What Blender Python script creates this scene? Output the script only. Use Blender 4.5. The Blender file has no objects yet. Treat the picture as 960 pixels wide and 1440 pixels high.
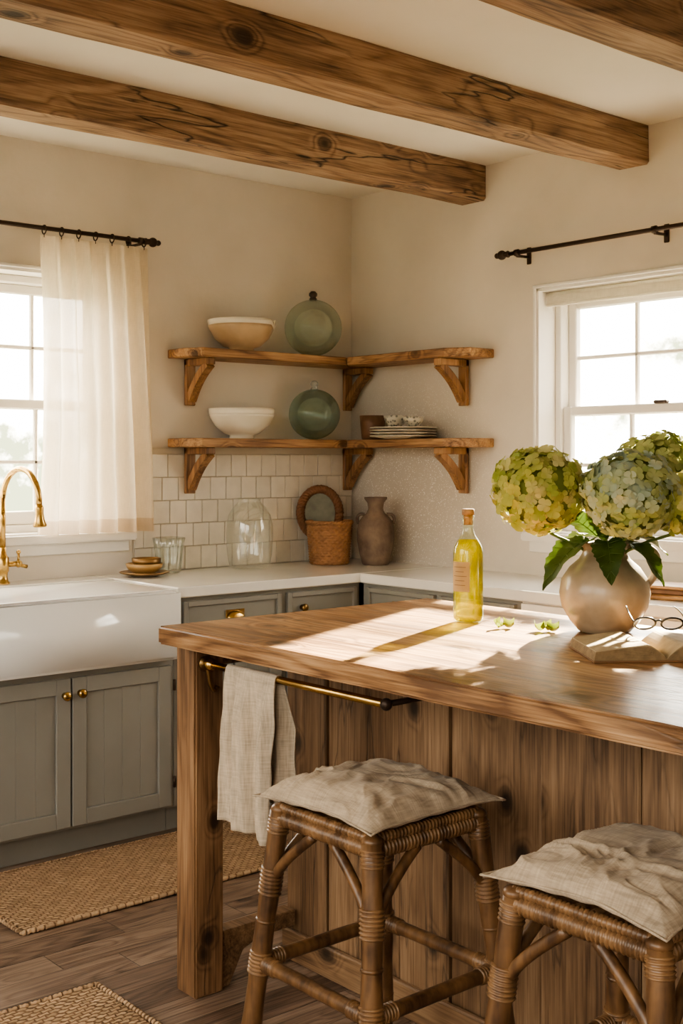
import bpy, bmesh, math, random
from mathutils import Vector, Matrix, noise
random.seed(7)
S=bpy.context.scene
pi=math.pi
# ------------------------------------------------------------ node helpers
def nd(nt,t,ins=None,**at):
    n=nt.nodes.new(t)
    for k,v in at.items(): setattr(n,k,v)
    for k,v in (ins or {}).items():
        s=n.inputs[k]
        if isinstance(v,bpy.types.NodeSocket): nt.links.new(v,s)
        else: s.default_value=v
    return n
def newmat(name):
    m=bpy.data.materials.new(name); m.use_nodes=True
    nt=m.node_tree; nt.nodes.clear()
    out=nd(nt,'ShaderNodeOutputMaterial')
    return m,nt,out
def c4(c): return (c[0],c[1],c[2],1)
def ramp(nt,fac,stops):
    r=nd(nt,'ShaderNodeValToRGB',{'Fac':fac})
    e=r.color_ramp.elements
    while len(e)<len(stops): e.new(0.5)
    for i,(p,c) in enumerate(stops):
        e[i].position=p; e[i].color=c4(c)
    return r.outputs['Color']
def mth(nt,op,a,b=0.0,c=None):
    n=nd(nt,'ShaderNodeMath',{0:a,1:b},operation=op)
    if c is not None: n.inputs[2].default_value=c
    return n.outputs[0]
def mix(nt,f,a,b,bt='MIX'):
    n=nd(nt,'ShaderNodeMix',data_type='RGBA',blend_type=bt)
    for k,v in ((0,f),(6,a),(7,b)):
        if isinstance(v,bpy.types.NodeSocket): nt.links.new(v,n.inputs[k])
        else: n.inputs[k].default_value=v if k==0 else c4(v)
    return n.outputs[2]
def mapr(nt,v,a,b,c,d):
    return nd(nt,'ShaderNodeMapRange',{0:v,1:a,2:b,3:c,4:d}).outputs[0]
def simple(name,col,rough=.5,metal=0,var=.12,nscale=6,bump=0,bscale=60,coat=0,col2=None,island=0,sheen=0,speckle=None):
    m,nt,out=newmat(name)
    tc=nd(nt,'ShaderNodeTexCoord').outputs['Object']
    n=nd(nt,'ShaderNodeTexNoise',{'Vector':tc,'Scale':nscale,'Detail':5.0}).outputs[0]
    c2=col2 or tuple(x*(1-var*2) for x in col)
    c=ramp(nt,n,[(.3,c2),(.7,col)])
    if island:
        g=nd(nt,'ShaderNodeNewGeometry').outputs['Random Per Island']
        f=mapr(nt,g,0,1,1-island,1+island)
        hv=nd(nt,'ShaderNodeHueSaturation',{'Color':c,'Value':f}); c=hv.outputs[0]
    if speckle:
        # airborne dust sparkle painted into the wall colour: tan patch, pale dots
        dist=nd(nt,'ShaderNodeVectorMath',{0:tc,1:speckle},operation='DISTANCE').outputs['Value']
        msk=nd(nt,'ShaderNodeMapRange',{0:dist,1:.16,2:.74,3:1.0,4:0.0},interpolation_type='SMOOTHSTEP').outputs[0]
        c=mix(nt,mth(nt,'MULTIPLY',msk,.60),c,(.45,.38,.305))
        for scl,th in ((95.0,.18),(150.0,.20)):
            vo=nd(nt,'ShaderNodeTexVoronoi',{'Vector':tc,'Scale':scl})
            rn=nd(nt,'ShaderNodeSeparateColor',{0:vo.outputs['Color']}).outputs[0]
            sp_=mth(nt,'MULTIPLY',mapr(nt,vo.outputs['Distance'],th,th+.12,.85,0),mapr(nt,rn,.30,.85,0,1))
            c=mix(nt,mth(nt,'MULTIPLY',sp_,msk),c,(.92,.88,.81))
    p=nd(nt,'ShaderNodeBsdfPrincipled',{'Base Color':c,'Roughness':rough,'Metallic':metal,'Coat Weight':coat,'Coat Roughness':.15})
    if sheen: p.inputs['Sheen Weight'].default_value=sheen
    if bump:
        b=nd(nt,'ShaderNodeTexNoise',{'Vector':tc,'Scale':bscale,'Detail':4.0}).outputs[0]
        bn=nd(nt,'ShaderNodeBump',{'Height':b,'Strength':bump,'Distance':.01})
        nt.links.new(bn.outputs[0],p.inputs['Normal'])
    nt.links.new(p.outputs[0],out.inputs[0])
    return m
def wood(name,axis,dark,mid,light,plank=None,rough=.45,ks=1.0,knots=1.0,coat=0,ring=60,bumpk=.25,off=0,seam=.012,lenlimit=None,crack=0,pv=.22,con=1.0,rw=.12):
    m,nt,out=newmat(name)
    tc=nd(nt,'ShaderNodeTexCoord').outputs['Object']
    tc=nd(nt,'ShaderNodeVectorMath',{0:tc,1:(off,off*1.7,off*.6)},operation='ADD').outputs[0]
    rnd=None; seamv=None; vec=tc
    if plank:
        sp=nd(nt,'ShaderNodeSeparateXYZ',{0:tc})
        q=mth(nt,'DIVIDE',sp.outputs[plank[0]],plank[1])
        idx=mth(nt,'FLOOR',q); fr=mth(nt,'FRACT',q)
        seed=idx
        seamv=mth(nt,'MINIMUM',fr,mth(nt,'SUBTRACT',1.0,fr))
        seamv=mapr(nt,seamv,0,seam,1,0)
        if lenlimit:
            w1=nd(nt,'ShaderNodeTexWhiteNoise',{'W':idx},noise_dimensions='1D').outputs[0]
            ql=mth(nt,'ADD',mth(nt,'DIVIDE',sp.outputs[axis],lenlimit),mth(nt,'MULTIPLY',w1,5.0))
            i2=mth(nt,'FLOOR',ql); f2=mth(nt,'FRACT',ql)
            s2=mapr(nt,mth(nt,'MINIMUM',f2,mth(nt,'SUBTRACT',1.0,f2)),0,seam*plank[1]/lenlimit,1,0)
            seamv=mth(nt,'MAXIMUM',seamv,s2)
            seed=mth(nt,'ADD',idx,mth(nt,'MULTIPLY',i2,13.37))
        rnd=nd(nt,'ShaderNodeTexWhiteNoise',{'W':seed},noise_dimensions='1D').outputs[0]
    else:
        rnd=nd(nt,'ShaderNodeNewGeometry').outputs['Random Per Island']
    o=mth(nt,'MULTIPLY',rnd,37.0)
    cb=nd(nt,'ShaderNodeCombineXYZ',{0:o,1:o,2:o}).outputs[0]
    vec=nd(nt,'ShaderNodeVectorMath',{0:tc,1:cb},operation='ADD').outputs[0]
    def sc(al,ac):
        v=[ac,ac,ac]; v[axis]=al
        return nd(nt,'ShaderNodeVectorMath',{0:vec,1:tuple(v)},operation='MULTIPLY').outputs[0]
    n1=nd(nt,'ShaderNodeTexNoise',{'Vector':sc(.7,5.0),'Scale':1.0,'Detail':2.0,'Distortion':.15}).outputs[0]
    vn=nd(nt,'ShaderNodeTexNoise',{'Vector':sc(9,16),'Scale':1.0,'Detail':2.0}).outputs[0]
    vd=nd(nt,'ShaderNodeTexVoronoi',{'Vector':sc(4.4*ks,6.5*ks),'Scale':1.0}).outputs['Distance']
    vd=mth(nt,'ADD',vd,mth(nt,'MULTIPLY',mth(nt,'SUBTRACT',vn,.5),.09))
    kn=nd(nt,'ShaderNodeMapRange',{0:vd,1:0.0,2:.34,3:1.0,4:0.0},interpolation_type='SMOOTHSTEP').outputs[0]
    field=mth(nt,'ADD',n1,mth(nt,'MULTIPLY',kn,.22*knots))
    rg=mth(nt,'ADD',mth(nt,'MULTIPLY',mth(nt,'SINE',mth(nt,'MULTIPLY',field,float(ring)*2.2)),.5),.5)
    rg=mth(nt,'POWER',rg,.5)
    n2=nd(nt,'ShaderNodeTexNoise',{'Vector':sc(1.2,44),'Scale':1.0,'Detail':6.0,'Roughness':.7,'Distortion':.15}).outputs[0]
    n3=nd(nt,'ShaderNodeTexNoise',{'Vector':sc(6,200),'Scale':1.0,'Detail':3.0}).outputs[0]
    n4=nd(nt,'ShaderNodeTexNoise',{'Vector':sc(2.2,5),'Scale':1.0,'Detail':5.0}).outputs[0]
    f=mth(nt,'ADD',mth(nt,'ADD',mth(nt,'MULTIPLY',rg,rw),mth(nt,'MULTIPLY',n2,.42)),mth(nt,'ADD',mth(nt,'MULTIPLY',n3,.34),mth(nt,'MULTIPLY',n4,.42)))
    f=mth(nt,'SUBTRACT',f,.09+rw*.65)
    f=mth(nt,'ADD',f,mth(nt,'MULTIPLY',mth(nt,'SUBTRACT',rnd,.5),pv))
    f=mth(nt,'SUBTRACT',f,mth(nt,'MULTIPLY',mth(nt,'MULTIPLY',kn,kn),.14*min(1,knots)))
    c=ramp(nt,f,[(.5-.14/con,dark),(.5,mid),(.5+.14/con,light)])
    km=mapr(nt,vd,.08,.18,1*min(1,knots),0)
    c=mix(nt,mth(nt,'MULTIPLY',km,.9),c,tuple(x*.25 for x in dark))
    if crack:
        nc=nd(nt,'ShaderNodeTexNoise',{'Vector':sc(.8,6),'Scale':1.0,'Detail':4.0,'Roughness':.5}).outputs[0]
        ck=mapr(nt,mth(nt,'ABSOLUTE',mth(nt,'SUBTRACT',nc,.5)),0,.009,1,0)
        gate=nd(nt,'ShaderNodeTexNoise',{'Vector':sc(.9,1.2),'Scale':1.3}).outputs[0]
        ck=mth(nt,'MULTIPLY',ck,mapr(nt,gate,.42,.52,0,crack))
        c=mix(nt,mth(nt,'MULTIPLY',ck,.9),c,tuple(x*.15 for x in dark))
    if seamv is not None: c=mix(nt,mth(nt,'MULTIPLY',seamv,.75),c,tuple(x*.2 for x in dark))
    p=nd(nt,'ShaderNodeBsdfPrincipled',{'Base Color':c,'Roughness':mapr(nt,n2,.3,.7,rough-.06,rough+.1),'Coat Weight':coat,'Coat Roughness':.22})
    h=mth(nt,'ADD',f,mth(nt,'MULTIPLY',km,-.6))
    if crack: h=mth(nt,'SUBTRACT',h,ck)
    if seamv is not None: h=mth(nt,'SUBTRACT',h,mth(nt,'MULTIPLY',seamv,1.5))
    bn=nd(nt,'ShaderNodeBump',{'Height':h,'Strength':bumpk,'Distance':.006})
    nt.links.new(bn.outputs[0],p.inputs['Normal'])
    nt.links.new(p.outputs[0],out.inputs[0])
    return m
def fabric(name,col,weave=900,bump=.35,transl=0,transp=0,hem=None,contrast=1.0):
    m,nt,out=newmat(name)
    tc=nd(nt,'ShaderNodeTexCoord').outputs['Object']
    def st(v):
        return nd(nt,'ShaderNodeTexNoise',{'Vector':nd(nt,'ShaderNodeVectorMath',{0:tc,1:v},operation='MULTIPLY').outputs[0],'Scale':1.0,'Detail':2.0}).outputs[0]
    a=st((weave,weave*.06,weave*.06)); b=st((weave*.06,weave,weave*.06)); z=st((weave*.08,weave*.08,weave))
    s=mth(nt,'ADD',mth(nt,'ADD',a,b),z)
    s=mth(nt,'MULTIPLY',s,.3333)
    n=nd(nt,'ShaderNodeTexNoise',{'Vector':tc,'Scale':9.0,'Detail':4.0}).outputs[0]
    f=mth(nt,'ADD',mth(nt,'MULTIPLY',s,.75),mth(nt,'MULTIPLY',n,.25))
    c=ramp(nt,f,[(.38,tuple(x*(1-.42*contrast) for x in col)),(.62,tuple(min(1,x*(1+.18*contrast)) for x in col))])
    if hem:
        sp=nd(nt,'ShaderNodeSeparateXYZ',{0:tc})
        hm=mth(nt,'LESS_THAN',sp.outputs[2],hem)
        c=mix(nt,mth(nt,'MULTIPLY',hm,.5),c,tuple(x*y for x,y in zip(col,(.62,.50,.38))))
    bn=nd(nt,'ShaderNodeBump',{'Height':s,'Strength':bump,'Distance':.002}).outputs[0]
    p=nd(nt,'ShaderNodeBsdfPrincipled',{'Base Color':c,'Roughness':.95,'Normal':bn,'Sheen Weight':.1,'Specular IOR Level':.1}).outputs[0]
    if transl:
        t=nd(nt,'ShaderNodeBsdfTranslucent',{'Color':c}).outputs[0]
        p=nd(nt,'ShaderNodeMixShader',{0:transl,1:p,2:t}).outputs[0]
    if transp:
        t=nd(nt,'ShaderNodeBsdfTransparent').outputs[0]
        p=nd(nt,'ShaderNodeMixShader',{0:transp,1:p,2:t}).outputs[0]
    nt.links.new(p,out.inputs[0])
    return m
def thin_glass(name,tint,diff=0,dcol=(1,1,1),edge=.55,rough=.02,base=.05,ep=1.8):
    m,nt,out=newmat(name)
    fc=nd(nt,'ShaderNodeLayerWeight',{'Blend':.5}).outputs['Facing']
    f3=mth(nt,'POWER',fc,3.5)
    tn=mix(nt,mth(nt,'POWER',fc,2.5),tint,tuple(x**ep*.88 for x in tint))
    t=nd(nt,'ShaderNodeBsdfTransparent',{'Color':tn}).outputs[0]
    g=nd(nt,'ShaderNodeBsdfGlossy',{'Color':(1,1,1,1),'Roughness':rough}).outputs[0]
    fr=mth(nt,'ADD',mth(nt,'MULTIPLY',f3,edge),base)
    s=nd(nt,'ShaderNodeMixShader',{0:fr,1:t,2:g}).outputs[0]
    if diff:
        d=nd(nt,'ShaderNodeBsdfDiffuse',{'Color':c4(dcol)}).outputs[0]
        d2=nd(nt,'ShaderNodeBsdfTranslucent',{'Color':c4(dcol)}).outputs[0]
        d=nd(nt,'ShaderNodeMixShader',{0:.5,1:d,2:d2}).outputs[0]
        s=nd(nt,'ShaderNodeMixShader',{0:mth(nt,'MULTIPLY',mth(nt,'ADD',fc,.35),diff),1:s,2:d}).outputs[0]
    nt.links.new(s,out.inputs[0])
    return m
def real_glass(name,tint,ttint,share=.6):
    m,nt,out=newmat(name)
    g=nd(nt,'ShaderNodeBsdfGlass',{'Color':c4(tint),'Roughness':.0,'IOR':1.47}).outputs[0]
    t=nd(nt,'ShaderNodeBsdfTransparent',{'Color':c4(ttint)}).outputs[0]
    s=nd(nt,'ShaderNodeMixShader',{0:share,1:t,2:g}).outputs[0]
    nt.links.new(s,out.inputs[0]); return m
# ------------------------------------------------------------ mesh builder
class MB:
    def __init__(s): s.v=[];s.f=[];s.mi=[];s.sm=[];s.mats=[];s.M=Matrix.Identity(4)
    def m(s,mat):
        if mat not in s.mats: s.mats.append(mat)
        return s.mats.index(mat)
    def add(s,vs,fs,mat,smooth=False):
        o=len(s.v); k=s.m(mat)
        s.v+= [tuple(s.M@Vector(v)) for v in vs]
        for f in fs:
            s.f.append(tuple(i+o for i in f)); s.mi.append(k); s.sm.append(smooth)
    def bm(s,b,mat,smooth=False):
        b.verts.ensure_lookup_table(); b.verts.index_update()
        s.add([v.co.copy() for v in b.verts],[[v.index for v in f.verts] for f in b.faces],mat,smooth); b.free()
    def box(s,x0,x1,y0,y1,z0,z1,mat,bev=.003,seg=1):
        if x0>x1:x0,x1=x1,x0
        if y0>y1:y0,y1=y1,y0
        if z0>z1:z0,z1=z1,z0
        b=bmesh.new(); bmesh.ops.create_cube(b,size=1)
        for v in b.verts: v.co=Vector(((x0+x1)/2+v.co.x*(x1-x0),(y0+y1)/2+v.co.y*(y1-y0),(z0+z1)/2+v.co.z*(z1-z0)))
        if bev: bmesh.ops.bevel(b,geom=b.edges[:],offset=min(bev,(x1-x0)*.45,(y1-y0)*.45,(z1-z0)*.45),segments=seg,affect='EDGES')
        s.bm(b,mat,False)
    def prism(s,poly,d0,d1,plane,mat,bev=.003):
        def P(a,b,d):
            return {'xz':(a,d,b),'yz':(d,a,b),'xy':(a,b,d)}[plane]
        b=bmesh.new()
        A=[b.verts.new(P(a,c,d0)) for a,c in poly]; B=[b.verts.new(P(a,c,d1)) for a,c in poly]
        b.faces.new(A); b.faces.new(B[::-1])
        n=len(poly)
        for i in range(n): b.faces.new((A[i],B[i],B[(i+1)%n],A[(i+1)%n]))
        bmesh.ops.recalc_face_normals(b,faces=b.faces[:])
        if bev: bmesh.ops.bevel(b,geom=b.edges[:],offset=bev,segments=1,affect='EDGES')
        s.bm(b,mat)
    def lathe(s,prof,c,mat,seg=40,rf=None,sx=1,sy=1,close=True):
        vs=[];fs=[];n=len(prof)
        for i,(r,z) in enumerate(prof):
            for j in range(seg):
                a=2*pi*j/seg
                rr=r
                zz=z
                if rf: rr,zz=rf(r,z,a,i)
                vs.append((c[0]+rr*math.cos(a)*sx,c[1]+rr*math.sin(a)*sy,c[2]+zz))
        for i in range(n-1):
            for j in range(seg):
                k=(j+1)%seg
                fs.append((i*seg+j,i*seg+k,(i+1)*seg+k,(i+1)*seg+j))
        if close:
            if prof[0][0]>1e-5: fs.append(tuple(range(seg))[::-1])
            if prof[-1][0]>1e-5: fs.append(tuple((n-1)*seg+j for j in range(seg)))
        s.add(vs,fs,mat,True)
    def tube(s,pts,r,mat,seg=12,cap=True,closed=False,rf=None):
        pts=[Vector(p) for p in pts]; n=len(pts)
        rs=r if isinstance(r,(list,tuple)) else [r]*n
        vs=[];fs=[]
        T=[]
        for i in range(n):
            if closed: t=pts[(i+1)%n]-pts[i-1]
            else: t=pts[min(i+1,n-1)]-pts[max(i-1,0)]
            T.append(t.normalized())
        up=Vector((0,0,1)) if abs(T[0].z)<.9 else Vector((1,0,0))
        nn=(up-T[0]*up.dot(T[0])).normalized()
        for i in range(n):
            nn=(nn-T[i]*nn.dot(T[i]));
            if nn.length<1e-6: nn=T[i].orthogonal()
            nn.normalize()
            bb=T[i].cross(nn)
            for j in range(seg):
                a=2*pi*j/seg
                rr=rs[i]*(rf(i,a) if rf else 1)
                vs.append(pts[i]+nn*math.cos(a)*rr+bb*math.sin(a)*rr)
        m=n if closed else n-1
        for i in range(m):
            i2=(i+1)%n
            for j in range(seg):
                k=(j+1)%seg
                fs.append((i*seg+j,i*seg+k,i2*seg+k,i2*seg+j))
        if cap and not closed:
            fs.append(tuple(range(seg))[::-1]); fs.append(tuple((n-1)*seg+j for j in range(seg)))
        s.add(vs,fs,mat,True)
    def wrap(s,p0,p1,r,mat,pitch=.006,seg=14,rib=.12):
        p0=Vector(p0);p1=Vector(p1);L=(p1-p0).length
        k=max(1,round(L/pitch)); pts=[];rs=[]
        for i in range(k*4+1):
            t=i/(k*4); pts.append(p0.lerp(p1,t)); rs.append(r*(1-rib+rib*abs(math.sin(pi*t*k))*1.0))
        s.tube(pts,rs,mat,seg)
    def sphere(s,c,r,mat,seg=24,sc=(1,1,1)):
        n=seg//2
        prof=[(max(1e-6,r*math.sin(pi*i/n)),-r*math.cos(pi*i/n)*sc[2]) for i in range(n+1)]
        s.lathe(prof,c,mat,seg,sx=sc[0],sy=sc[1],close=False)
    def finish(s,name,merge=0,parent=None):
        me=bpy.data.meshes.new(name); me.from_pydata(s.v,[],s.f)
        for mt in s.mats: me.materials.append(mt)
        me.polygons.foreach_set('material_index',s.mi); me.polygons.foreach_set('use_smooth',s.sm)
        if merge:
            b=bmesh.new(); b.from_mesh(me); bmesh.ops.remove_doubles(b,verts=b.verts[:],dist=merge); b.to_mesh(me); b.free()
        me.update()
        o=bpy.data.objects.new(name,me); S.collection.objects.link(o)
        if parent: o.parent=parent
        return o
def bez(p0,p1,p2,p3,n=12):
    p0,p1,p2,p3=map(Vector,(p0,p1,p2,p3)); o=[]
    for i in range(n+1):
        t=i/n;u=1-t
        o.append(p0*u**3+p1*3*u*u*t+p2*3*u*t*t+p3*t**3)
    return o
WA=Matrix.Identity(4)
WB=Matrix(((0,1,0,0),(-1,0,0,0),(0,0,1,0),(0,0,0,1)))   # u=-y, w=x
# ------------------------------------------------------------ materials
plaster=simple('plaster',(.77,.705,.625),.9,var=.07,nscale=2.2,bump=.2,bscale=14)
plasterE=simple('painted_sparkle_plaster',(.77,.705,.625),.9,var=.07,nscale=2.2,bump=.2,bscale=14,speckle=(0,-.42,1.26))  # plaster with the sparkle of airborne dust painted into its colour
ceilm=simple('ceiling_plaster',(.82,.775,.70),.9,var=.04,nscale=2,bump=.16,bscale=14)
white=simple('white_paint',(.84,.81,.765),.4,var=.03)
gray=simple('gray_paint',(.255,.250,.230),.42,var=.05)
quartz=simple('quartz_counter',(.80,.785,.745),.18,var=.04,nscale=5,coat=.3)
fire=simple('fireclay',(.85,.845,.83),.12,var=.01,coat=.6)
brass=simple('aged_brass',(.60,.39,.14),.25,1,var=.12,nscale=25)
dbrass=simple('dark_brass',(.30,.19,.08),.35,1,var=.15,nscale=25)
iron=simple('dark_iron',(.060,.038,.027),.45,.6,var=.15)
beamw=wood('beam_wood',0,(.115,.066,.038),(.285,.175,.102),(.45,.31,.20),rough=.65,ks=.85,bumpk=1.0,ring=38,crack=1,pv=.05)
topw=wood('island_top_wood',1,(.135,.064,.028),(.33,.178,.082),(.51,.315,.165),plank=(0,.145),rough=.34,ks=.75,knots=.9,coat=.15,bumpk=.25,ring=40,seam=.008,crack=.8,pv=.08,con=1.15)
postw=wood('island_post_wood',2,(.095,.050,.025),(.23,.127,.064),(.36,.22,.12),rough=.5,ks=1.15,bumpk=.45,ring=40,pv=.03,crack=.6,rw=.08)
bodyw=wood('island_board_wood',2,(.092,.051,.027),(.215,.128,.068),(.34,.22,.128),rough=.55,ks=1.05,bumpk=.45,ring=34,pv=.08,crack=.6,rw=.06)
railw=wood('island_rail_wood',1,(.080,.044,.023),(.19,.110,.057),(.30,.19,.105),rough=.55,ks=.9,bumpk=.4,pv=.05,rw=.08)
shelfx=wood('shelf_wood_a',0,(.13,.062,.027),(.33,.175,.078),(.52,.32,.16),rough=.5,ks=1.1,knots=.8,ring=40,pv=.04,crack=.5)
shelfy=wood('shelf_wood_b',1,(.13,.062,.027),(.33,.175,.078),(.52,.32,.16),rough=.5,ks=1.1,knots=.8,ring=40,pv=.04,crack=.5)
brackw=wood('bracket_wood',2,(.12,.057,.025),(.29,.15,.066),(.46,.27,.13),rough=.5,ks=1.4,knots=.5,ring=40,pv=.04,rw=.08)
floorw=wood('floor_wood',0,(.075,.047,.034),(.18,.120,.086),(.29,.21,.158),plank=(1,.12),rough=.36,ks=1,knots=.3,bumpk=.3,lenlimit=.62,seam=.02,pv=.22)
# ------------------------------------------------------------ room shell
CH=2.66; XW=-5.2; YS=-6.2; TH=.22
def wallmesh(name,M4,u0,u1,wins,pl):
    m=MB(); m.M=M4
    cur=u0
    for (a,b,z0,z1) in wins:
        m.box(cur,a,0,TH,0,CH+.1,pl,0); m.box(a,b,0,TH,0,z0,pl,0); m.box(a,b,0,TH,z1,CH+.1,pl,0); cur=b
    m.box(cur,u1,0,TH,0,CH+.1,pl,0)
    return m.finish(name)
WINA=(-2.40,-1.27,1.09,2.15); WINB=(1.17,2.22,1.09,2.10)
wallmesh('wall_north',WA,XW,TH,[WINA],plaster)
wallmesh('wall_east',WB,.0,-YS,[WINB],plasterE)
m=MB(); m.box(XW,TH,YS-.2,YS,0,CH+.1,plaster,0); m.finish('wall_south')
m=MB()
m.box(XW-.2,XW,YS-.2,TH,0,.85,plaster,0)
for (a,b) in ((YS-.2,-5.9),(-3.3,-2.9),(-.5,TH)): m.box(XW-.2,XW,a,b,.85,CH+.1,plaster,0)
m.finish('light_block_wall_west')  # unseen wall added to darken the low front; fill light enters above
m=MB(); m.box(XW,TH,YS-.2,TH,-.1,0,floorw,0); m.finish('floor')
m=MB(); m.box(XW,TH,YS-.2,TH,CH,CH+.12,ceilm,0); m.finish('ceiling')
# beams
def beam(yf,first):
    m=MB(); y0,y1,z0,z1=yf,yf+.145,CH-.148,CH-.001
    n=60; vs=[];fs=[]
    ch=.010
    sec=[(y0,z1),(y0,z0+ch),(y0+ch,z0),(y1-ch,z0),(y1,z0+ch),(y1,z1)]
    for i in range(n+1):
        x=XW+.05+(-.002-(XW+.05))*i/n
        for k,(y,z) in enumerate(sec):
            d=noise.noise(Vector((x*2.2,y*9,z*9+first*3)))*.006+noise.noise(Vector((x*9,y*30,z*30)))*.0025
            d2=noise.noise(Vector((x*2.5+9,y*9,z*9+first*3)))*.006
            vs.append((x,y+(d if k<3 else -d),min(CH-.001,z+(d2 if 0<k<5 else 0))))
    q=len(sec)
    for i in range(n):
        for k in range(q):
            k2=(k+1)%q
            fs.append((i*q+k,(i+1)*q+k,(i+1)*q+k2,i*q+k2))
    fs.append(tuple(range(q))); fs.append(tuple(n*q+k for k in range(q))[::-1])
    m.add(vs,fs,beamw); m.finish('ceiling_beam')
for i,y in enumerate((-.885,-1.72,-2.575,-3.43,-4.28)): beam(y,i)
# ------------------------------------------------------------ windows
pane=thin_glass('window_glass',(.99,.99,.985),edge=.3,base=.02)
def window(name,M4,W,cols,sillx=.05,blind=False):
    u0,u1,z0,z1=W; m=MB(); m.M=M4
    t=.012
    m.box(u0,u0+t,-.004,TH,z0,z1,white,.001); m.box(u1-t,u1,-.004,TH,z0,z1,white,.001)
    m.box(u0,u1,-.004,TH,z1-t,z1,white,.001); m.box(u0,u1,-.004,TH,z0,z0+t,white,.001)
    cw=.014
    m.box(u0-cw,u0,-.012,-.0005,z0-.01,z1+cw,white,.003); m.box(u1,u1+cw,-.012,-.0005,z0-.01,z1+cw,white,.003)
    m.box(u0-cw,u1+cw,-.014,-.0005,z1,z1+cw,white,.003)
    m.box(u0-.05,u1+.05,-sillx,TH*.5,z0-.028,z0+.006,white,.006,2)
    m.box(u0-.03,u1+.03,-.016,-.0005,z0-.075,z0-.028,white,.003)
    zm=(z0+z1)/2+.0
    f=.03
    m.box(u0+t,u0+t+f,.10,.19,z0+t,z1-t,white,.003); m.box(u1-t-f,u1-t,.10,.19,z0+t,z1-t,white,.003)
    m.box(u0+t,u1-t,.10,.19,z1-t-f,z1-t,white,.003); m.box(u0+t,u1-t,.10,.19,z0+t,z0+t+f,white,.003)
    a,b=u0+t+f,u1-t-f
    for (w,za,zb) in ((.15,zm-.02,z1-t-f),(.115,z0+t+f,zm+.02)):
        st=.040
        m.box(a,a+st,w,w+.033,za,zb,white,.004); m.box(b-st,b,w,w+.033,za,zb,white,.004)
        m.box(a+st,b-st,w,w+.033,zb-.038,zb,white,.004); m.box(a+st,b-st,w,w+.033,za,za+(.055 if za<zm-.1 else .038),white,.004)
        for c in range(1,cols):
            uu=a+st+(b-a-2*st)*c/cols; m.box(uu-.008,uu+.008,w+.006,w+.024,za+.035,zb-.035,white,.003)
        zz=(za+zb)/2; m.box(a+st,b-st,w+.006,w+.024,zz-.008,zz+.008,white,.003)
        m.add([(a+st,w+.018,za+.03),(b-st,w+.018,za+.03),(b-st,w+.018,zb-.03),(a+st,w+.018,zb-.03)],[(0,1,2,3)],pane)
    m.box((a+b)/2-.03,(a+b)/2+.03,.10,.125,zm+.018,zm+.032,iron,.004)
    m.finish(name)
window('window_1',WA,WINA,4)
window('window_2',WB,WINB,3)
blindm=fabric('blind_fabric',(.84,.80,.72),weave=500,transl=.4,contrast=.3)
m=MB(); m.M=WB
m.tube([(WINB[0]+.015,.06,WINB[3]-.03),(WINB[1]-.015,.06,WINB[3]-.03)],.018,blindm,16)
m.box(WINB[0]+.016,WINB[1]-.016,.04,.044,WINB[3]-.065,WINB[3]-.03,blindm,.001)
m.box(WINB[0]+.016,WINB[1]-.016,.034,.048,WINB[3]-.075,WINB[3]-.063,blindm,.003)
m.finish('roller_blind')
# ------------------------------------------------------------ curtain rods
def rod(name,M4,u0,u1,w,z,ends,brk,rings=()):
    m=MB(); m.M=M4
    m.tube([(u0,w,z),(u1,w,z)],.009,iron,12)
    for e,sg in ends:
        m.sphere((e+sg*.022,w,z),.020,iron,16); m.lathe([(.013,-.01),(.017,0),(.013,.01)],(e,w,z),iron,12)
        m.sphere((e+sg*.048,w,z),.012,iron,12)
        m.tube([(e-sg*.02,w,z),(e-sg*.012,w,z),(e-sg*.004,w,z)],[.010,.015,.010],iron,12)
    for b in brk:
        m.tube([(b,-.001,z-.01),(b,w*.6,z-.012),(b,w,z-.013)],.006,iron,8)
        m.tube([(b-.009,w,z),(b+.009,w,z)],.014,iron,12)
        m.box(b-.012,b+.012,-.007,-.0005,z-.04,z+.03,iron,.003)
    for r_ in rings:
        m.tube([(r_,w+.017*math.cos(a),z-.006+.017*math.sin(a)) for a in [2*pi*k/16 for k in range(16)]],.0028,iron,6,closed=True)
        m.tube([(r_,w,z-.022),(r_,w,z-.036)],.002,iron,6)
    return m.finish(name)
CX0,CX1=-1.685,-1.205
rings=[CX0+.015+(CX1-CX0-.03)*k/6 for k in range(7)]
rod('curtain_rod',WA,-2.6,-1.20,-.10,2.30,[(-1.20,1)],[-2.5,-1.235],rings)
rod('curtain_rod',WB,1.07,2.4,-.08,2.245,[(1.07,-1)],[1.13,1.80,2.35])
# curtain
curt=fabric('curtain_linen',(.90,.81,.67),weave=500,bump=.05,transl=.66,transp=.05,hem=1.155,contrast=.2)
m=MB(); nu,nv=170,40; vs=[];fs=[]
for j in range(nv+1):
    t=j/nv; z=2.272-(2.272-1.10)*t
    for i in range(nu+1):
        s=i/nu
        x=CX1-(CX1-CX0)*(1-s)*(1-.05*math.sin(pi*t))+(s*.055*t)
        ph=s*2*pi*6.5+.9*math.sin(3*s+2*t)
        amp=.022+.018*t
        y=-.10+amp*math.sin(ph)+.005*math.sin(ph*2.3+t*3)+.008*noise.noise(Vector((x*8,z*3,0)))
        vs.append((x,y,z+.004*math.sin(ph)*(1 if j==0 else 0)))
for j in range(nv):
    for i in range(nu):
        a=j*(nu+1)+i; fs.append((a,a+1,a+nu+2,a+nu+1))
m.add(vs,fs,curt,True); m.finish('curtain')
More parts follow.
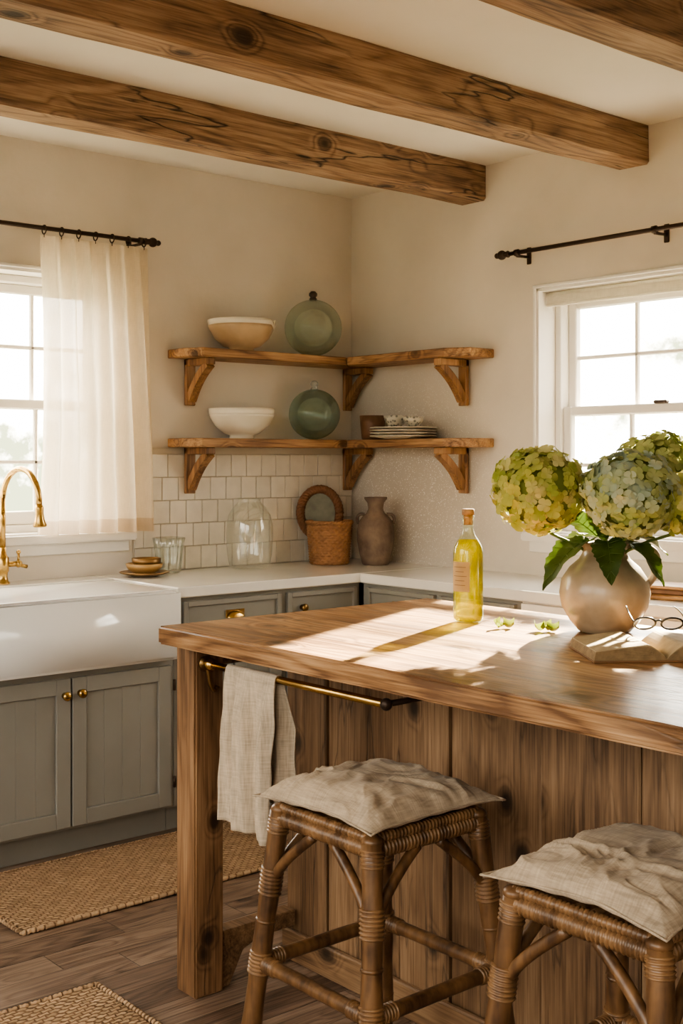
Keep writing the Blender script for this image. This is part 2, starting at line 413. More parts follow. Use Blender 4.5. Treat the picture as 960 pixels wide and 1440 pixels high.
# ------------------------------------------------------------ counters / cabinets
ZC=.92; FA=-.60; FB=-.47
m=MB()
m.box(-1.395,-.001,-.63,-.002,ZC-.04,ZC,quartz,.004)
m.box(-2.26,-1.395,-.155,-.002,ZC-.04,ZC,quartz,.004)
m.box(-3.4,-2.26,-.63,-.002,ZC-.04,ZC,quartz,.004)
m.box(-.50,-.001,-3.2,-.631,ZC-.04,ZC,quartz,.004)
m.finish('countertop')
def knob(m,u,w,z,mat=brass,r=.016):
    pts=[(u,w,z),(u,w-.008,z),(u,w-.014,z),(u,w-.018,z),(u,w-.026,z),(u,w-.030,z)]
    m.tube(pts,[r*.7,r*.38,r*.4,r,r*.98,r*.55],mat,16)
def cup(m,u,w,z):
    vs=[];fs=[];na,nb=16,6
    for i in range(na+1):
        a=pi*i/na
        for j in range(nb+1):
            b=pi/2*j/nb
            vs.append((u+.042*math.cos(a),w-.024*math.sin(b)*math.sin(a)**.5 if math.sin(a)>0 else w,z-.012+.026*math.sin(a)*math.cos(b)))
    for i in range(na):
        for j in range(nb):
            k=i*(nb+1)+j; fs.append((k,k+1,k+nb+2,k+nb+1))
    m.add(vs,fs,brass,True)
    m.box(u-.045,u+.045,w-.004,w,z-.014,z+.018,dbrass,.002)
def shaker(m,u0,u1,z0,z1,wf,mat,bead=False,fr=.055):
    g=.002; u0+=g;u1-=g;z0+=g;z1-=g
    m.box(u0,u0+fr,wf-.02,wf,z0,z1,mat,.002); m.box(u1-fr,u1,wf-.02,wf,z0,z1,mat,.002)
    m.box(u0+fr,u1-fr,wf-.02,wf,z0,z0+fr,mat,.002); m.box(u0+fr,u1-fr,wf-.02,wf,z1-fr,z1,mat,.002)
    if bead:
        n=max(1,round((u1-u0-2*fr)/.075)); d=(u1-u0-2*fr)/n
        for i in range(n): m.box(u0+fr+i*d,u0+fr+(i+1)*d,wf-.010,wf,z0+fr,z1-fr,mat,.0015)
    else: m.box(u0+fr,u1-fr,wf-.009,wf,z0+fr,z1-fr,mat,.001)
def cabinet(name,M4,u0,u1,wf,zt,mat,fronts,wb=-.003):
    m=MB(); m.M=M4
    m.box(u0,u1,wf+.0,wb,.10,zt,mat,.001)
    m.box(u0,u1,wf+.055,wb,.0,.10,mat,.001)
    for f in fronts:
        kind,a,b,za,zb=f[:5]
        if kind=='door': shaker(m,a,b,za,zb,wf,mat,True)
        elif kind=='drawer': shaker(m,a,b,za,zb,wf,mat,False,.020)
        else: m.box(a+.002,b-.002,wf-.02,wf,za+.002,zb-.002,mat,.002)
        for k in f[5:]:
            if k[0]=='k': knob(m,k[1],wf-.02,k[2])
            if k[0]=='d': knob(m,k[1],wf-.02,k[2],dbrass)
            if k[0]=='c': cup(m,k[1],wf-.012,k[2])
            if k[0]=='h': m.tube([(k[1],wf-.024,k[2]-.02),(k[1],wf-.024,k[2]+.02)],.006,iron,8)
    return m.finish(name)
cabinet('sink_cabinet',WA,-2.25,-1.397,FA,.655,gray,[
 ('door',-2.235,-1.828,.11,.635,('k',-1.855,.575)),('door',-1.825,-1.415,.11,.635,('k',-1.795,.578),('h',-1.408,.56),('h',-1.408,.20)),
 ])
cabinet('base_cabinet',WA,-1.395,-.475,FA,ZC-.041,gray,[
 ('drawer',-1.365,-.90,.735,.865,('c',-1.125,.80)),('drawer',-.87,-.50,.735,.865,('d',-.80,.80)),
 ('door',-1.365,-1.135,.11,.72),('door',-1.13,-.90,.11,.72),('door',-.87,-.50,.11,.72)])
cabinet('drawer_cabinet',WA,-3.4,-2.258,FA,ZC-.041,gray,[
 ('drawer',-2.80,-2.28,.735,.865,('c',-2.5,.80)),('door',-2.80,-2.28,.11,.72),('drawer',-3.35,-2.82,.735,.865,('c',-3.1,.80)),('door',-3.35,-2.82,.11,.72)])
cabinet('corner_cabinet',WB,.622,1.50,FB,ZC-.041,gray,[
 ('drawer',.66,1.06,.735,.865,('c',.86,.80)),('drawer',1.08,1.48,.735,.865,('d',1.28,.80)),
 ('door',.66,1.06,.11,.72),('door',1.08,1.48,.11,.72)])
cabinet('white_base_cabinet',WB,1.502,3.2,FB,ZC-.041,white,[
 ('slab',1.51,2.35,.66,.875),('door',1.51,1.93,.11,.65),('door',1.93,2.35,.11,.65),('slab',2.36,3.19,.66,.875),('door',2.36,2.77,.11,.65),('door',2.78,3.19,.11,.65)])
# ------------------------------------------------------------ farmhouse sink
b=bmesh.new(); bmesh.ops.create_cube(b,size=1)
x0,x1,y0,y1,z0,z1=-2.255,-1.398,-.665,-.158,.66,ZC-.004
for v in b.verts: v.co=Vector(((x0+x1)/2+v.co.x*(x1-x0),(y0+y1)/2+v.co.y*(y1-y0),(z0+z1)/2+v.co.z*(z1-z0)))
top=[f for f in b.faces if f.normal.z>.9][0]
bmesh.ops.inset_region(b,faces=[top],thickness=.032)
top=[f for f in b.faces if f.normal.z>.9 and f.calc_area()<(x1-x0-.05)*(y1-y0-.05)][0]
r=bmesh.ops.extrude_face_region(b,geom=[top])
nv_=[v for v in r['geom'] if isinstance(v,bmesh.types.BMVert)]
for v in nv_: v.co.z-=.205
if top.is_valid: b.faces.remove(top)
bmesh.ops.bevel(b,geom=b.edges[:],offset=.012,segments=4,affect='EDGES')
bmesh.ops.recalc_face_normals(b,faces=b.faces[:])
m=MB(); m.bm(b,fire,True)
m.lathe([(.0001,0),(.035,.0),(.04,.004),(.03,.006)],(-1.83,-.40,.708),brass,20)
sk=m.finish('farmhouse_sink')
# faucet
m=MB(); fx,fy=-1.835,-.085
m.lathe([(.028,0),(.028,.006),(.022,.012),(.018,.03),(.020,.045),(.024,.05),(.024,.10),(.020,.106),(.014,.115),(.0125,.14)],(fx,fy,ZC),brass,24)
pts=[(fx,fy,ZC+.13),(fx,fy,ZC+.25),(fx,fy,1.25)]
for k in range(0,15):
    a=pi*k/14*1.06
    pts.append((fx+.028*(k/14),fy-.125+.125*math.cos(a),1.25+.112*math.sin(a)))
m.tube(pts,.0115,brass,16)
e=Vector(pts[-1]); d=(Vector(pts[-1])-Vector(pts[-2])).normalized()
m.tube([e,e+d*.01,e+d*.03,e+d*.055,e+d*.075,e+d*.08],[.013,.016,.015,.018,.026,.024],brass,20)
m.tube([(fx+.015,fy,ZC+.075),(fx+.06,fy,ZC+.075)],.011,brass,14)
m.sphere((fx+.065,fy,ZC+.075),.015,brass,14)
m.tube([(fx+.065,fy,ZC+.085),(fx+.065,fy,ZC+.115)],.005,brass,10); m.sphere((fx+.065,fy,ZC+.12),.009,brass,12)
m.tube([(fx+.065,fy,ZC+.07),(fx+.10,fy-.0,ZC+.062)],[.006,.008],brass,10)
m.finish('kitchen_faucet')
# ------------------------------------------------------------ backsplash tiles
tile=simple('zellige_tile',(.72,.66,.575),.25,var=.06,nscale=14,bump=.15,bscale=30,island=.05)
grout=simple('grout',(.58,.52,.44),.9,var=.05)
m=MB()
ZT=1.447
m.box(-1.215,-.002,-.005,-.0005,ZC,ZT,grout,0)
ts=.083
zz=ZC+.003; row=0
while zz<ZT-.03:
    off=-(row%2)*ts*.5*1.0+random.uniform(-.008,.008)
    x=-.006+off+ts*.5
    hz=min(.0975,ZT-zz-.001)/2
    while x>-1.215:
        xa,xb=x-ts+.002,x
        xb=min(xb,-.006); xa=max(xa,-1.213)
        if xb-xa>.012:
            tx=random.uniform(-.010,.010); tz=random.uniform(-.010,.010)
            m.M=Matrix.Translation(((xa+xb)/2,-.009,zz+hz))@Matrix.Rotation(tx,4,'X')@Matrix.Rotation(tz,4,'Z')
            m.box(-(xb-xa)/2,(xb-xa)/2,-.004,.004,-hz,hz,tile,.002)
        x-=ts
    zz+=.0995; row+=1
m.M=Matrix.Identity(4)
m.finish('backsplash_tiles')
# ------------------------------------------------------------ shelves
def shelf(zt):
    m=MB(); t=.038; d=.21
    m.prism([(-1.045,-.015),(-1.045,-.12),(-1.0,-d),(-d,-d),(-.001,-.001),(-1.045,-.001)],zt-t,zt,'xy',shelfx,.004)
    m.prism([(-.001,-.003),(-d,-d-.002),(-d,-.83),(-.15,-.935),(-.001,-.935)],zt-t,zt,'xy',shelfy,.004)
    zb=zt-t
    def brk(M4,u):
        m.M=M4
        w=.024
        m.box(u-w,u+w,-.034,-.014,zb-.20,zb-.001,brackw,.003)
        m.box(u-w,u+w,-.185,-.014,zb-.030,zb-.0005,brackw,.003)
        a=[];bb=[]
        for k in range(9):
            s=k/8
            p=Vector((-.034-(.14)*s,zb-.175+.147*s)); n=Vector((.147,.14)).normalized()
            bow=.014*math.sin(pi*s)
            a.append((p.x+n.x*(bow+.016),p.y+n.y*(bow+.016))); bb.append((p.x+n.x*(bow-.016),p.y+n.y*(bow-.016)))
        poly=a+bb[::-1]
        vs=[(u-w*.8,p[0],p[1]) for p in poly]+[(u+w*.8,p[0],p[1]) for p in poly]; n=len(poly)
        fs=[(i,(i+1)%n,n+(i+1)%n,n+i) for i in range(n)]
        for i in range(8): fs+= [(i,n-1-i,n-2-i,i+1),(n+i,n+i+1,n+n-2-i,n+n-1-i)]
        m.add(vs,fs,brackw)
        m.M=Matrix.Identity(4)
    brk(WA,-.945); brk(WA,-.045); brk(WB,.775)
    m.finish('corner_shelf')
ZU,ZL=1.868,1.487
shelf(ZU); shelf(ZL)
# ------------------------------------------------------------ shelf crockery
cream=simple('tan_glaze',(.62,.44,.26),.3,var=.14,nscale=9,coat=.3)
ivory=simple('ivory_glaze',(.78,.715,.60),.25,var=.05,nscale=9,coat=.3)
def bowl(name,x,y,z,r,h,mo,mi,chip=False):
    m=MB()
    def rf(rr,zz,a,i):
        if chip and zz>h*.8:
            d=abs(((a-(-.95*1)+pi)%(2*pi))-pi)
            if d<.16: zz-=(.16-d)*.16
        return rr,zz
    m.lathe([(r*.36,0),(r*.38,.004),(r*.36,.014),(r*.55,.024),(r*.80,h*.42),(r*.95,h*.72),(r*.985,h*.82)],(x,y,z),mo,72,rf)
    m.lathe([(r*.985,h*.82),(r*1.0,h*.9),(r*1.0,h*.985),(r*.985,h),(r*.965,h*.99),(r*.93,h*.8),(r*.76,h*.45),(r*.5,h*.27),(.0001,h*.22)],(x,y,z),mi,72,rf,close=False)
    return m.finish(name)
bowl('tan_bowl',-.735,-.115,ZU+.0005,.150,.138,cream,ivory,True)
bowl('white_bowl',-.735,-.115,ZL+.0005,.146,.132,ivory,ivory)
gg=real_glass('green_glass',(.955,.990,.968),(.95,.985,.965))
gg2=real_glass('dark_green_glass',(.90,.960,.940),(.89,.95,.93))
cork=simple('dark_stopper',(.06,.035,.02),.5,var=.2)
glassw=thin_glass('white_glass',(.9,.92,.9),.5,(.8,.8,.76))
def floatball(name,x,y,z,r,mat,kn):
    m=MB()
    def prof(r,zc,seg=28):
        return [(max(.0001,r*math.sin(pi*i/seg)),zc-r*.98*math.cos(pi*i/seg)) for i in range(seg+1)]
    def wob(rr,zz,a,i):
        return rr*(1+.006*math.sin(3*a+zz*30)),zz
    zc=r*.98
    m.lathe(prof(r,zc),(x,y,z),mat,56,wob,close=False)
    m.lathe(prof(r-.004,zc)[::-1],(x,y,z),mat,56,wob,close=False)
    m.lathe([(.020,-.004),(.016,.006),(.012,.010),(.019,.018),(.019,.028),(.010,.038),(.0001,.039)],(x,y,z+2*r*.98),kn,20)
    m.finish(name)
floatball('green_glass_float',-.352,-.140,ZU+.0005,.132,gg,cork)
floatball('green_glass_float',-.345,-.140,ZL+.0005,.118,gg2,glassw)
brownc=simple('brown_stoneware',(.20,.10,.05),.55,var=.2,nscale=20)
m=MB(); m.lathe([(.045,0),(.05,.004),(.056,.06),(.060,.11),(.055,.11),(.050,.06),(.04,.01),(.0001,.008)],(-.13,-.30,ZL+.0005),brownc,32); m.finish('brown_cup')
platem=simple('plate_glaze',(.62,.56,.46),.3,var=.12,nscale=12,coat=.2)
m=MB()
for k in range(4):
    m.lathe([(.07,0),(.085,.002),(.145,.010),(.150,.013),(.145,.015),(.08,.007),(.0001,.006)],(-.152+random.uniform(-.003,.003),-.53,ZL+.0005+k*.0125),platem,56)
m.finish('plate_stack')
def patmat(name):
    mm,nt,out=newmat(name)
    tc=nd(nt,'ShaderNodeTexCoord').outputs['Object']
    v=nd(nt,'ShaderNodeTexVoronoi',{'Vector':tc,'Scale':70.0}).outputs['Distance']
    c=ramp(nt,v,[(.30,(.16,.16,.14)),(.50,(.52,.48,.40))])
    p=nd(nt,'ShaderNodeBsdfPrincipled',{'Base Color':c,'Roughness':.3})
    nt.links.new(p.outputs[0],out.inputs[0]); return mm
pat=patmat('patterned_glaze')
for (yy,rr,hh) in ((-.475,.054,.052),(-.59,.048,.044)):
    m=MB()
    m.lathe([(rr*.5,0),(rr*.55,.005),(rr*.85,hh*.5),(rr,hh),(rr*.94,hh),(rr*.78,hh*.5),(.0001,hh*.25)],(-.15,yy,ZL+.0535),pat,32); m.finish('patterned_bowl')
# ------------------------------------------------------------ counter items
clear=thin_glass('clear_glass',(.94,.955,.935),.10,(.85,.85,.80),.7,.01,.11,2.5)
m=MB()
m.lathe([(.0001,.003),(.075,.002),(.088,.012),(.098,.06),(.103,.14),(.102,.19),(.092,.235),(.070,.270),(.052,.288),(.047,.298),(.052,.306),(.056,.308)],(-.725,-.16,ZC),clear,48,close=False)
m.finish('glass_jug')
m=MB()
def flute(r,z,a,i): return r*(1+.03*math.cos(a*16)),z
m.lathe([(.0001,.004),(.045,.002),(.052,.01),(.056,.06),(.060,.11),(.068,.148),(.066,.149),(.055,.06),(.045,.012)],(-1.10,-.10,ZC),clear,96,flute,close=False)
m.finish('fluted_glass')
wickermat=simple('wicker',(.36,.175,.072),.6,var=.2,nscale=30,bump=.4,bscale=120)
wdark=simple('wicker_dark',(.20,.085,.034),.6,var=.2,nscale=30,bump=.4,bscale=120)
m=MB()
bx,by=-.305,-.20
rows=16; H=.185
prof=[(.085,0.0)]
for i in range(rows*4+1): prof.append((.088+.015*(i/(rows*4)),.004+H*i/(rows*4)))
def weave(r,z,a,i):
    row=(i-1)//4; ph=(i-1)%4/4
    if i==0: return r,z
    return r+.0055*math.sin(pi*ph)*(.4+.6*math.sin(a*20+row*pi)),z
m.lathe(prof,(bx,by,ZC),wickermat,120,weave,close=True)
def hoop(c,rx_,rz_,tilt,tk,mat,yaw=0):
    for ph in (0,2*pi/3,4*pi/3):
        pts=[]
        for k in range(120):
            a=2*pi*k/120; q=a*15+ph
            o_=tk*.55*math.cos(q); off=tk*.55*math.sin(q)
            P=Vector(((rx_+o_)*math.cos(a),off,(rz_+o_)*math.sin(a)))
            P=Matrix.Rotation(yaw,3,'Z')@Matrix.Rotation(tilt,3,'X')@P
            pts.append(Vector(c)+P)
        m.tube(pts,tk*.6,mat,8,closed=True)
for ph in (0,2*pi/3,4*pi/3):
    pts=[]
    for k in range(96):
        a=2*pi*k/96; q=a*14+ph
        rr=.101+.005*math.cos(q); pts.append((bx+rr*math.cos(a),by+rr*math.sin(a),ZC+H+.005+.005*math.sin(q)))
    m.tube(pts,.006,wickermat,8,closed=True)
yaw=math.radians(-35)
lc=(bx+.010,by+.080,ZC+H+.045)
hoop(lc,.090,.110,math.radians(-8),.019,wdark,yaw)
lining=simple('lid_lining',(.20,.20,.155),.5,var=.25,nscale=20)
R3=Matrix.Rotation(yaw,3,'Z')@Matrix.Rotation(math.radians(-8),3,'X')
ring_=[Vector(lc)+R3@Vector((.087*math.cos(2*pi*k/40),.004,.107*math.sin(2*pi*k/40))) for k in range(40)]
ring2=[Vector(lc)+R3@Vector((.087*math.cos(2*pi*k/40),-.002,.107*math.sin(2*pi*k/40))) for k in range(40)]
m.add(ring_+ring2,[tuple(range(40)),tuple(range(79,39,-1))]+[(k,(k+1)%40,40+(k+1)%40,40+k) for k in range(40)],lining)
m.finish('wicker_basket')
urnm=simple('weathered_clay',(.23,.165,.12),.75,var=.28,nscale=12,bump=.6,bscale=40,col2=(.07,.043,.03))
m=MB()
m.lathe([(.058,0),(.062,.006),(.074,.05),(.085,.11),(.086,.15),(.078,.195),(.056,.222),(.040,.236),(.034,.255),(.038,.280),(.052,.298),(.052,.306),(.044,.306),(.030,.27),(.028,.23),(.0001,.20)],(-.165,-.36,ZC),urnm,48)
for sg in (-1,1):
    ax=Vector((.762,-.648,0))*sg
    p=Vector((-.165,-.36,ZC))
    m.tube(bez(p+ax*.050+Vector((0,0,.228)),p+ax*.080+Vector((0,0,.235)),p+ax*.092+Vector((0,0,.21)),p+ax*.078+Vector((0,0,.185)),10),.007,urnm,8)
m.finish('clay_urn')
brz=simple('bronze_dish',(.34,.20,.08),.35,.6,var=.2,nscale=15)
brz2=simple('bronze_dish_inner',(.52,.33,.14),.4,.2,var=.1,nscale=15)
m=MB()
bx2,by2=-1.255,-.16
m.lathe([(.05,0),(.06,.003),(.098,.014),(.103,.018),(.098,.020),(.05,.009),(.0001,.008)],(bx2,by2,ZC),brz,48)
m.lathe([(.035,.012),(.045,.014),(.070,.034),(.076,.052),(.072,.053),(.055,.034),(.0001,.022)],(bx2,by2,ZC),brz2,48)
m.lathe([(.03,.028),(.045,.038),(.058,.056),(.060,.074),(.057,.074),(.045,.050),(.0001,.036)],(bx2+.01,by2,ZC),brz,48)
m.finish('stacked_dishes')
m=MB()
m.M=Matrix.Translation((-.27,-2.02,ZC))@Matrix.Rotation(.2,4,'Z')
m.box(-.10,.10,-.17,.17,.0005,.018,shelfy,.005); m.box(-.09,.09,-.15,.14,.0185,.034,brownc,.004); m.box(-.08,.08,-.13,.12,.0345,.046,shelfy,.004)
m.M=Matrix.Identity(4); m.finish('cutting_boards')
# ------------------------------------------------------------ island
ZI=.96
IX0,IX1,IY0,IY1=-2.16,-1.17,-3.75,-1.72
m=MB()
b=bmesh.new(); bmesh.ops.create_cube(b,size=1)
for v in b.verts: v.co=Vector(((IX0+IX1)/2+v.co.x*(IX1-IX0),(IY0+IY1)/2+v.co.y*(IY1-IY0),ZI-.024+v.co.z*.048))
ed=[e for e in b.edges if abs(e.verts[0].co.y-e.verts[1].co.y)>1]
bmesh.ops.subdivide_edges(b,edges=ed,cuts=70,use_grid_fill=True)
bmesh.ops.bevel(b,geom=[e for e in b.edges if e.is_manifold and e.calc_face_angle(0)>.5],offset=.006,segments=3,affect='EDGES')
for v in b.verts:
    if v.co.x<IX0+.02:
        v.co.x+=noise.noise(Vector((v.co.y*6,v.co.z*20,2)))*.005
    if v.co.y>IY1-.02:
        v.co.y+=noise.noise(Vector((v.co.x*6,v.co.z*20,5)))*.003
m.bm(b,topw,False)
zu=ZI-.0485
def post(x,y):
    m.box(x,x+.09,y,y+.09,.0,zu,postw,.005,2)
post(-2.12,-1.835); post(-2.12,-3.70)
XB=-1.76
ys=[-1.755,-1.93,-2.218,-2.394,-2.68,-2.952,-3.22,-3.45,-3.71]
for i in range(len(ys)-1):
    dx=[0,.006,0,.008,.002,.0,.006,0][i]
    m.box(XB+dx,XB+.03,ys[i+1]+.002,ys[i]-.002,.0,zu,bodyw,.004)
m.box(XB+.03,-1.22,-3.71,-1.755,.0,zu,bodyw,.002)
m.box(XB-.018,XB,-3.71,-1.755,.0,.085,railw,.004)
m.box(XB-.014,XB,-3.71,-1.755,zu-.06,zu,railw,.003)
m.box(-2.028,XB+.001,-1.825,-1.765,zu-.055,zu,railw,.003)
m.box(-2.028,XB+.001,-3.69,-3.63,zu-.055,zu,railw,.003)
m.prism([(-2.029,.0),(-2.0,.0),(-1.955,.085),(-1.90,.105),(-1.778,.105),(-1.778,.15),(-2.029,.15)],-1.82,-1.77,'xz',railw,.003)
m.finish('kitchen_island')
# towel rail
m=MB(); rx,rz=-2.09,.868
m.tube([(rx,-1.86,rz),(rx,-2.53,rz)],.0095,brass,16)
m.sphere((rx,-1.862,rz),.017,brass,16); m.sphere((rx,-2.532,rz),.014,iron,16)
m.tube([(rx,-1.86,rz),(rx,-1.8355,rz)],.008,dbrass,10)
m.tube([(rx,-1.842,rz),(rx,-1.8355,rz)],.02,dbrass,16)
m.tube(bez((rx,-1.850,rz),(rx,-1.850,rz-.05),(rx+.02,-1.850,rz-.09),(rx+.03,-1.850,rz-.06),10),.006,dbrass,8)
m.tube([(rx,-2.53,rz),(rx+.10,-2.53,rz),(-1.86,-2.53,rz+.005)],.007,iron,10)
m.tube([(-1.86,-2.53,rz+.005),(-1.86,-2.53,zu-.0005)],.007,iron,10)
m.finish('towel_rail')
# towel
linen=fabric('linen_cloth',(.54,.45,.345),weave=300,bump=.6,contrast=.8)
m=MB(); nu,nv=70,80
vs=[];fs=[]
ya,yb=-1.945,-2.150
for j in range(nv+1):
    s=j/nv
    Lf=.375; Lb=.31; arc=pi*.0125; tot=Lf+arc+Lb; d=s*tot
    for i in range(nu+1):
        u=i/nu
        if d<Lf: base=(-.0125,-(Lf-d)); side=-1
        elif d<Lf+arc:
            a=(d-Lf)/.0125; base=(-.0125*math.cos(a),.0125*math.sin(a)); side=0
        else: base=(.0125,-(d-Lf-arc)); side=1
        hang=min(1,max(0,-base[1]/.12))
        f=.015*math.sin(u*2*pi*2.1+.8*side+s)*hang+.006*math.sin(u*2*pi*5+2*s*3)*hang+.007*noise.noise(Vector((u*4,s*9,side)))*hang
        x=rx+base[0]+f+side*.014*hang
        y=ya+(yb-ya)*u + .012*noise.noise(Vector((s*4,side,3)))*hang - (.022*hang if side==1 else 0)
        z=rz+base[1]-(.018*u*hang if side<0 else 0)
        vs.append((x,y,z))
for j in range(nv):
    for i in range(nu):
        a=j*(nu+1)+i; fs.append((a,a+1,a+nu+2,a+nu+1))
m.add(vs,fs,linen,True); o=m.finish('hand_towel')
md=o.modifiers.new('sol','SOLIDIFY'); md.thickness=.0025
# ------------------------------------------------------------ stools
def rattan(name,c,d):
    mm,nt,out=newmat(name)
    tc=nd(nt,'ShaderNodeTexCoord').outputs['Object']
    v=nd(nt,'ShaderNodeVectorMath',{0:tc,1:(60,60,7)},operation='MULTIPLY').outputs[0]
    n=nd(nt,'ShaderNodeTexNoise',{'Vector':v,'Scale':1.0,'Detail':3.0}).outputs[0]
    n2=nd(nt,'ShaderNodeTexNoise',{'Vector':tc,'Scale':14.0,'Detail':3.0}).outputs[0]
    f=mth(nt,'ADD',mth(nt,'MULTIPLY',n,.5),mth(nt,'MULTIPLY',n2,.5))
    col=ramp(nt,f,[(.38,d),(.62,c)])
    bn=nd(nt,'ShaderNodeBump',{'Height':f,'Strength':.25,'Distance':.004}).outputs[0]
    p=nd(nt,'ShaderNodeBsdfPrincipled',{'Base Color':col,'Roughness':.38,'Normal':bn,'Coat Weight':.1})
    nt.links.new(p.outputs[0],out.inputs[0]); return mm
ratt=rattan('rattan_pole',(.20,.105,.045),(.050,.023,.010))
rattw=rattan('rattan_wrap',(.27,.15,.068),(.085,.042,.018))
cush=fabric('linen_cushion',(.46,.37,.275),weave=300,bump=.7,contrast=.8)
def stool(cx,cy,seed,drop):
    root=bpy.data.objects.new('rattan_stool',None); S.collection.objects.link(root)
    m=MB(); T=.148; F=.210; zt=.645
    cs=[(-1,-1),(1,-1),(1,1),(-1,1)]
    def leg(c,z): 
        k=T+(F-T)*(1-z/zt); return Vector((cx+c[0]*k,cy+c[1]*k,z))
    for c in cs:
        n=14; pts=[leg(c,zt*i/n) for i in range(n+1)]
        rs=[.0215+.0012*math.sin(i*1.9+seed+c[0]) for i in range(n+1)]
        m.tube(pts,rs,ratt,18)
        m.wrap(leg(c,.465),leg(c,.525),.0265,rattw,.0085,14,.25)
        m.wrap(leg(c,.295),leg(c,.345),.0265,rattw,.0085,14,.25)
        m.wrap(leg(c,.597),leg(c,.635),.025,rattw,.0085,14,.25)
        m.sphere(leg(c,zt+.004),.0225,ratt,16,(1,1,.6))
        for zz in (.14,.41): m.tube([leg(c,zz-.004),leg(c,zz),leg(c,zz+.004)],[.0215,.0235,.0215],ratt,18)
    for k in range(4):
        a,b=cs[k],cs[(k+1)%4]
        p0=leg(a,.631);p1=leg(b,.631)
        m.wrap(p0,p1,.0185,rattw,.0095,14,.32)
        m.wrap(p0+Vector((0,0,.022)),p1+Vector((0,0,.022)),.012,rattw,.0095,12,.32)
        q0=leg(a,.32);q1=leg(b,.32)
        m.tube([q0.lerp(q1,t/6) for t in range(7)],.0155,ratt,14)
        for t0,t1 in ((.06,.17),(.83,.94)): m.wrap(q0.lerp(q1,t0),q0.lerp(q1,t1),.019,rattw,.0085,14,.25)
        for (s,e) in ((a,b),(b,a)):
            l0=leg(s,.485); l1=leg(s,.61); tgt=leg(s,.618).lerp(leg(e,.618),.40)
            m.tube(bez(l0,l0.lerp(leg(e,.485),.10)+Vector((0,0,.06)),tgt+(l1-tgt)*.35+Vector((0,0,-.03)),tgt,12),.0115,ratt,12)
    for k in range(9):
        y=cy-T+2*T*(k+.5)/9; m.tube([(cx-T,y,.645),(cx+T,y,.645)],.008,rattw,8)
    m.finish('frame',parent=root)
    # cushion
    m=MB(); n=110; vs=[];fs=[]
    hw=.190; Tk=.037; z0=.695
    def P(u,v,side):
        ex=hw*(1-.11*(1-v*v)*abs(u)**2); ey=hw*(1-.11*(1-u*u)*abs(v)**2)
        au,av=abs(u),abs(v)
        hh=max(0,(1-au**2.8))*max(0,(1-av**2.8)); hh=hh**.5
        x=u*ex; y=v*ey
        z=side*Tk*hh*(1.0 if side>0 else .80)
        edge=max(au,av)
        if side>0:
            p=Vector((u*1.2+seed,v*1.2,seed*1.7))
            q=p+Vector((noise.noise(p*1.3),noise.noise(p*1.3+Vector((5,5,5))),0))*.8
            r1=1-min(1,abs(noise.noise(q*1.3))*2.8)
            r2=1-min(1,abs(noise.noise(q*2.6+Vector((3,1,2))))*2.8)
            r3=1-min(1,abs(noise.noise(q*5.0+Vector((7,1,2))))*2.6)
            z+=(r1*.011+r2*.0055+r3*.0018)*min(1,hh*1.3)-.007
            z-=.010*math.exp(-((u-.15)**2+(v+.05)**2)*3.5)
        pk=math.sin((u if av>au else v)*19+seed+2*side)*.0026*max(0,edge-.5)/.5*(1-edge**10)
        z+=pk*side
        z+=-.010*(edge**4)+.008*noise.noise(Vector((u*1.6+seed*2,v*1.6,4)))*edge
        z-=drop*(au*av)**2*.016
        return (cx+x,cy+y,z0+z)
    for side in (1,-1):
        o=len(vs)
        for j in range(n+1):
            for i in range(n+1):
                u=-1+2*i/n; v=-1+2*j/n
                u=math.copysign(abs(u)**.8,u); v=math.copysign(abs(v)**.8,v)
                vs.append(P(u,v,side if max(abs(u),abs(v))<.9999 else 0))
        for j in range(n):
            for i in range(n):
                a=o+j*(n+1)+i
                f=(a,a+1,a+n+2,a+n+1); fs.append(f if side>0 else f[::-1])
    m.add(vs,fs,cush,True)
    edge=[]
    E=40
    for k in range(E): edge.append(P(-1+2*k/E,-1,0))
    for k in range(E): edge.append(P(1,-1+2*k/E,0))
    for k in range(E): edge.append(P(1-2*k/E,1,0))
    for k in range(E): edge.append(P(-1,1-2*k/E,0))
    m.tube(edge,.0022,cush,8,closed=True)
    m.finish('cushion',merge=.0004,parent=root)
stool(-2.13,-2.55,1.3,.6)
stool(-2.13,-3.215,4.1,.6)
# ------------------------------------------------------------ rugs
def jute(name,lo,hi):
    mm,nt,out=newmat(name)
    tc=nd(nt,'ShaderNodeTexCoord').outputs['Object']
    wb=nd(nt,'ShaderNodeTexNoise',{'Vector':tc,'Scale':12.0,'Detail':2.0}).outputs[1]
    vv=nd(nt,'ShaderNodeVectorMath',{0:tc,1:nd(nt,'ShaderNodeVectorMath',{0:wb,1:(.012,.012,0)},operation='MULTIPLY').outputs[0]},operation='ADD').outputs[0]
    br=nd(nt,'ShaderNodeTexBrick',{'Vector':vv,'Color1':c4(hi),'Color2':c4(tuple(x*.66 for x in hi)),'Mortar':c4(lo),'Scale':1.0,'Mortar Size':.0034,'Brick Width':.030,'Row Height':.015,'Mortar Smooth':.8})
    n=nd(nt,'ShaderNodeTexNoise',{'Vector':tc,'Scale':60.0,'Detail':3.0}).outputs[0]
    c=mix(nt,.35,br.outputs['Color'],mix(nt,n,lo,hi))
    bn=nd(nt,'ShaderNodeBump',{'Height':mth(nt,'SUBTRACT',mth(nt,'MULTIPLY',n,.6),br.outputs['Fac']),'Strength':1.0,'Distance':.008}).outputs[0]
    p=nd(nt,'ShaderNodeBsdfPrincipled',{'Base Color':c,'Roughness':.95,'Normal':bn,'Specular IOR Level':.1})
    nt.links.new(p.outputs[0],out.inputs[0]); return mm
jt=jute('jute',(.20,.115,.065),(.68,.48,.31))
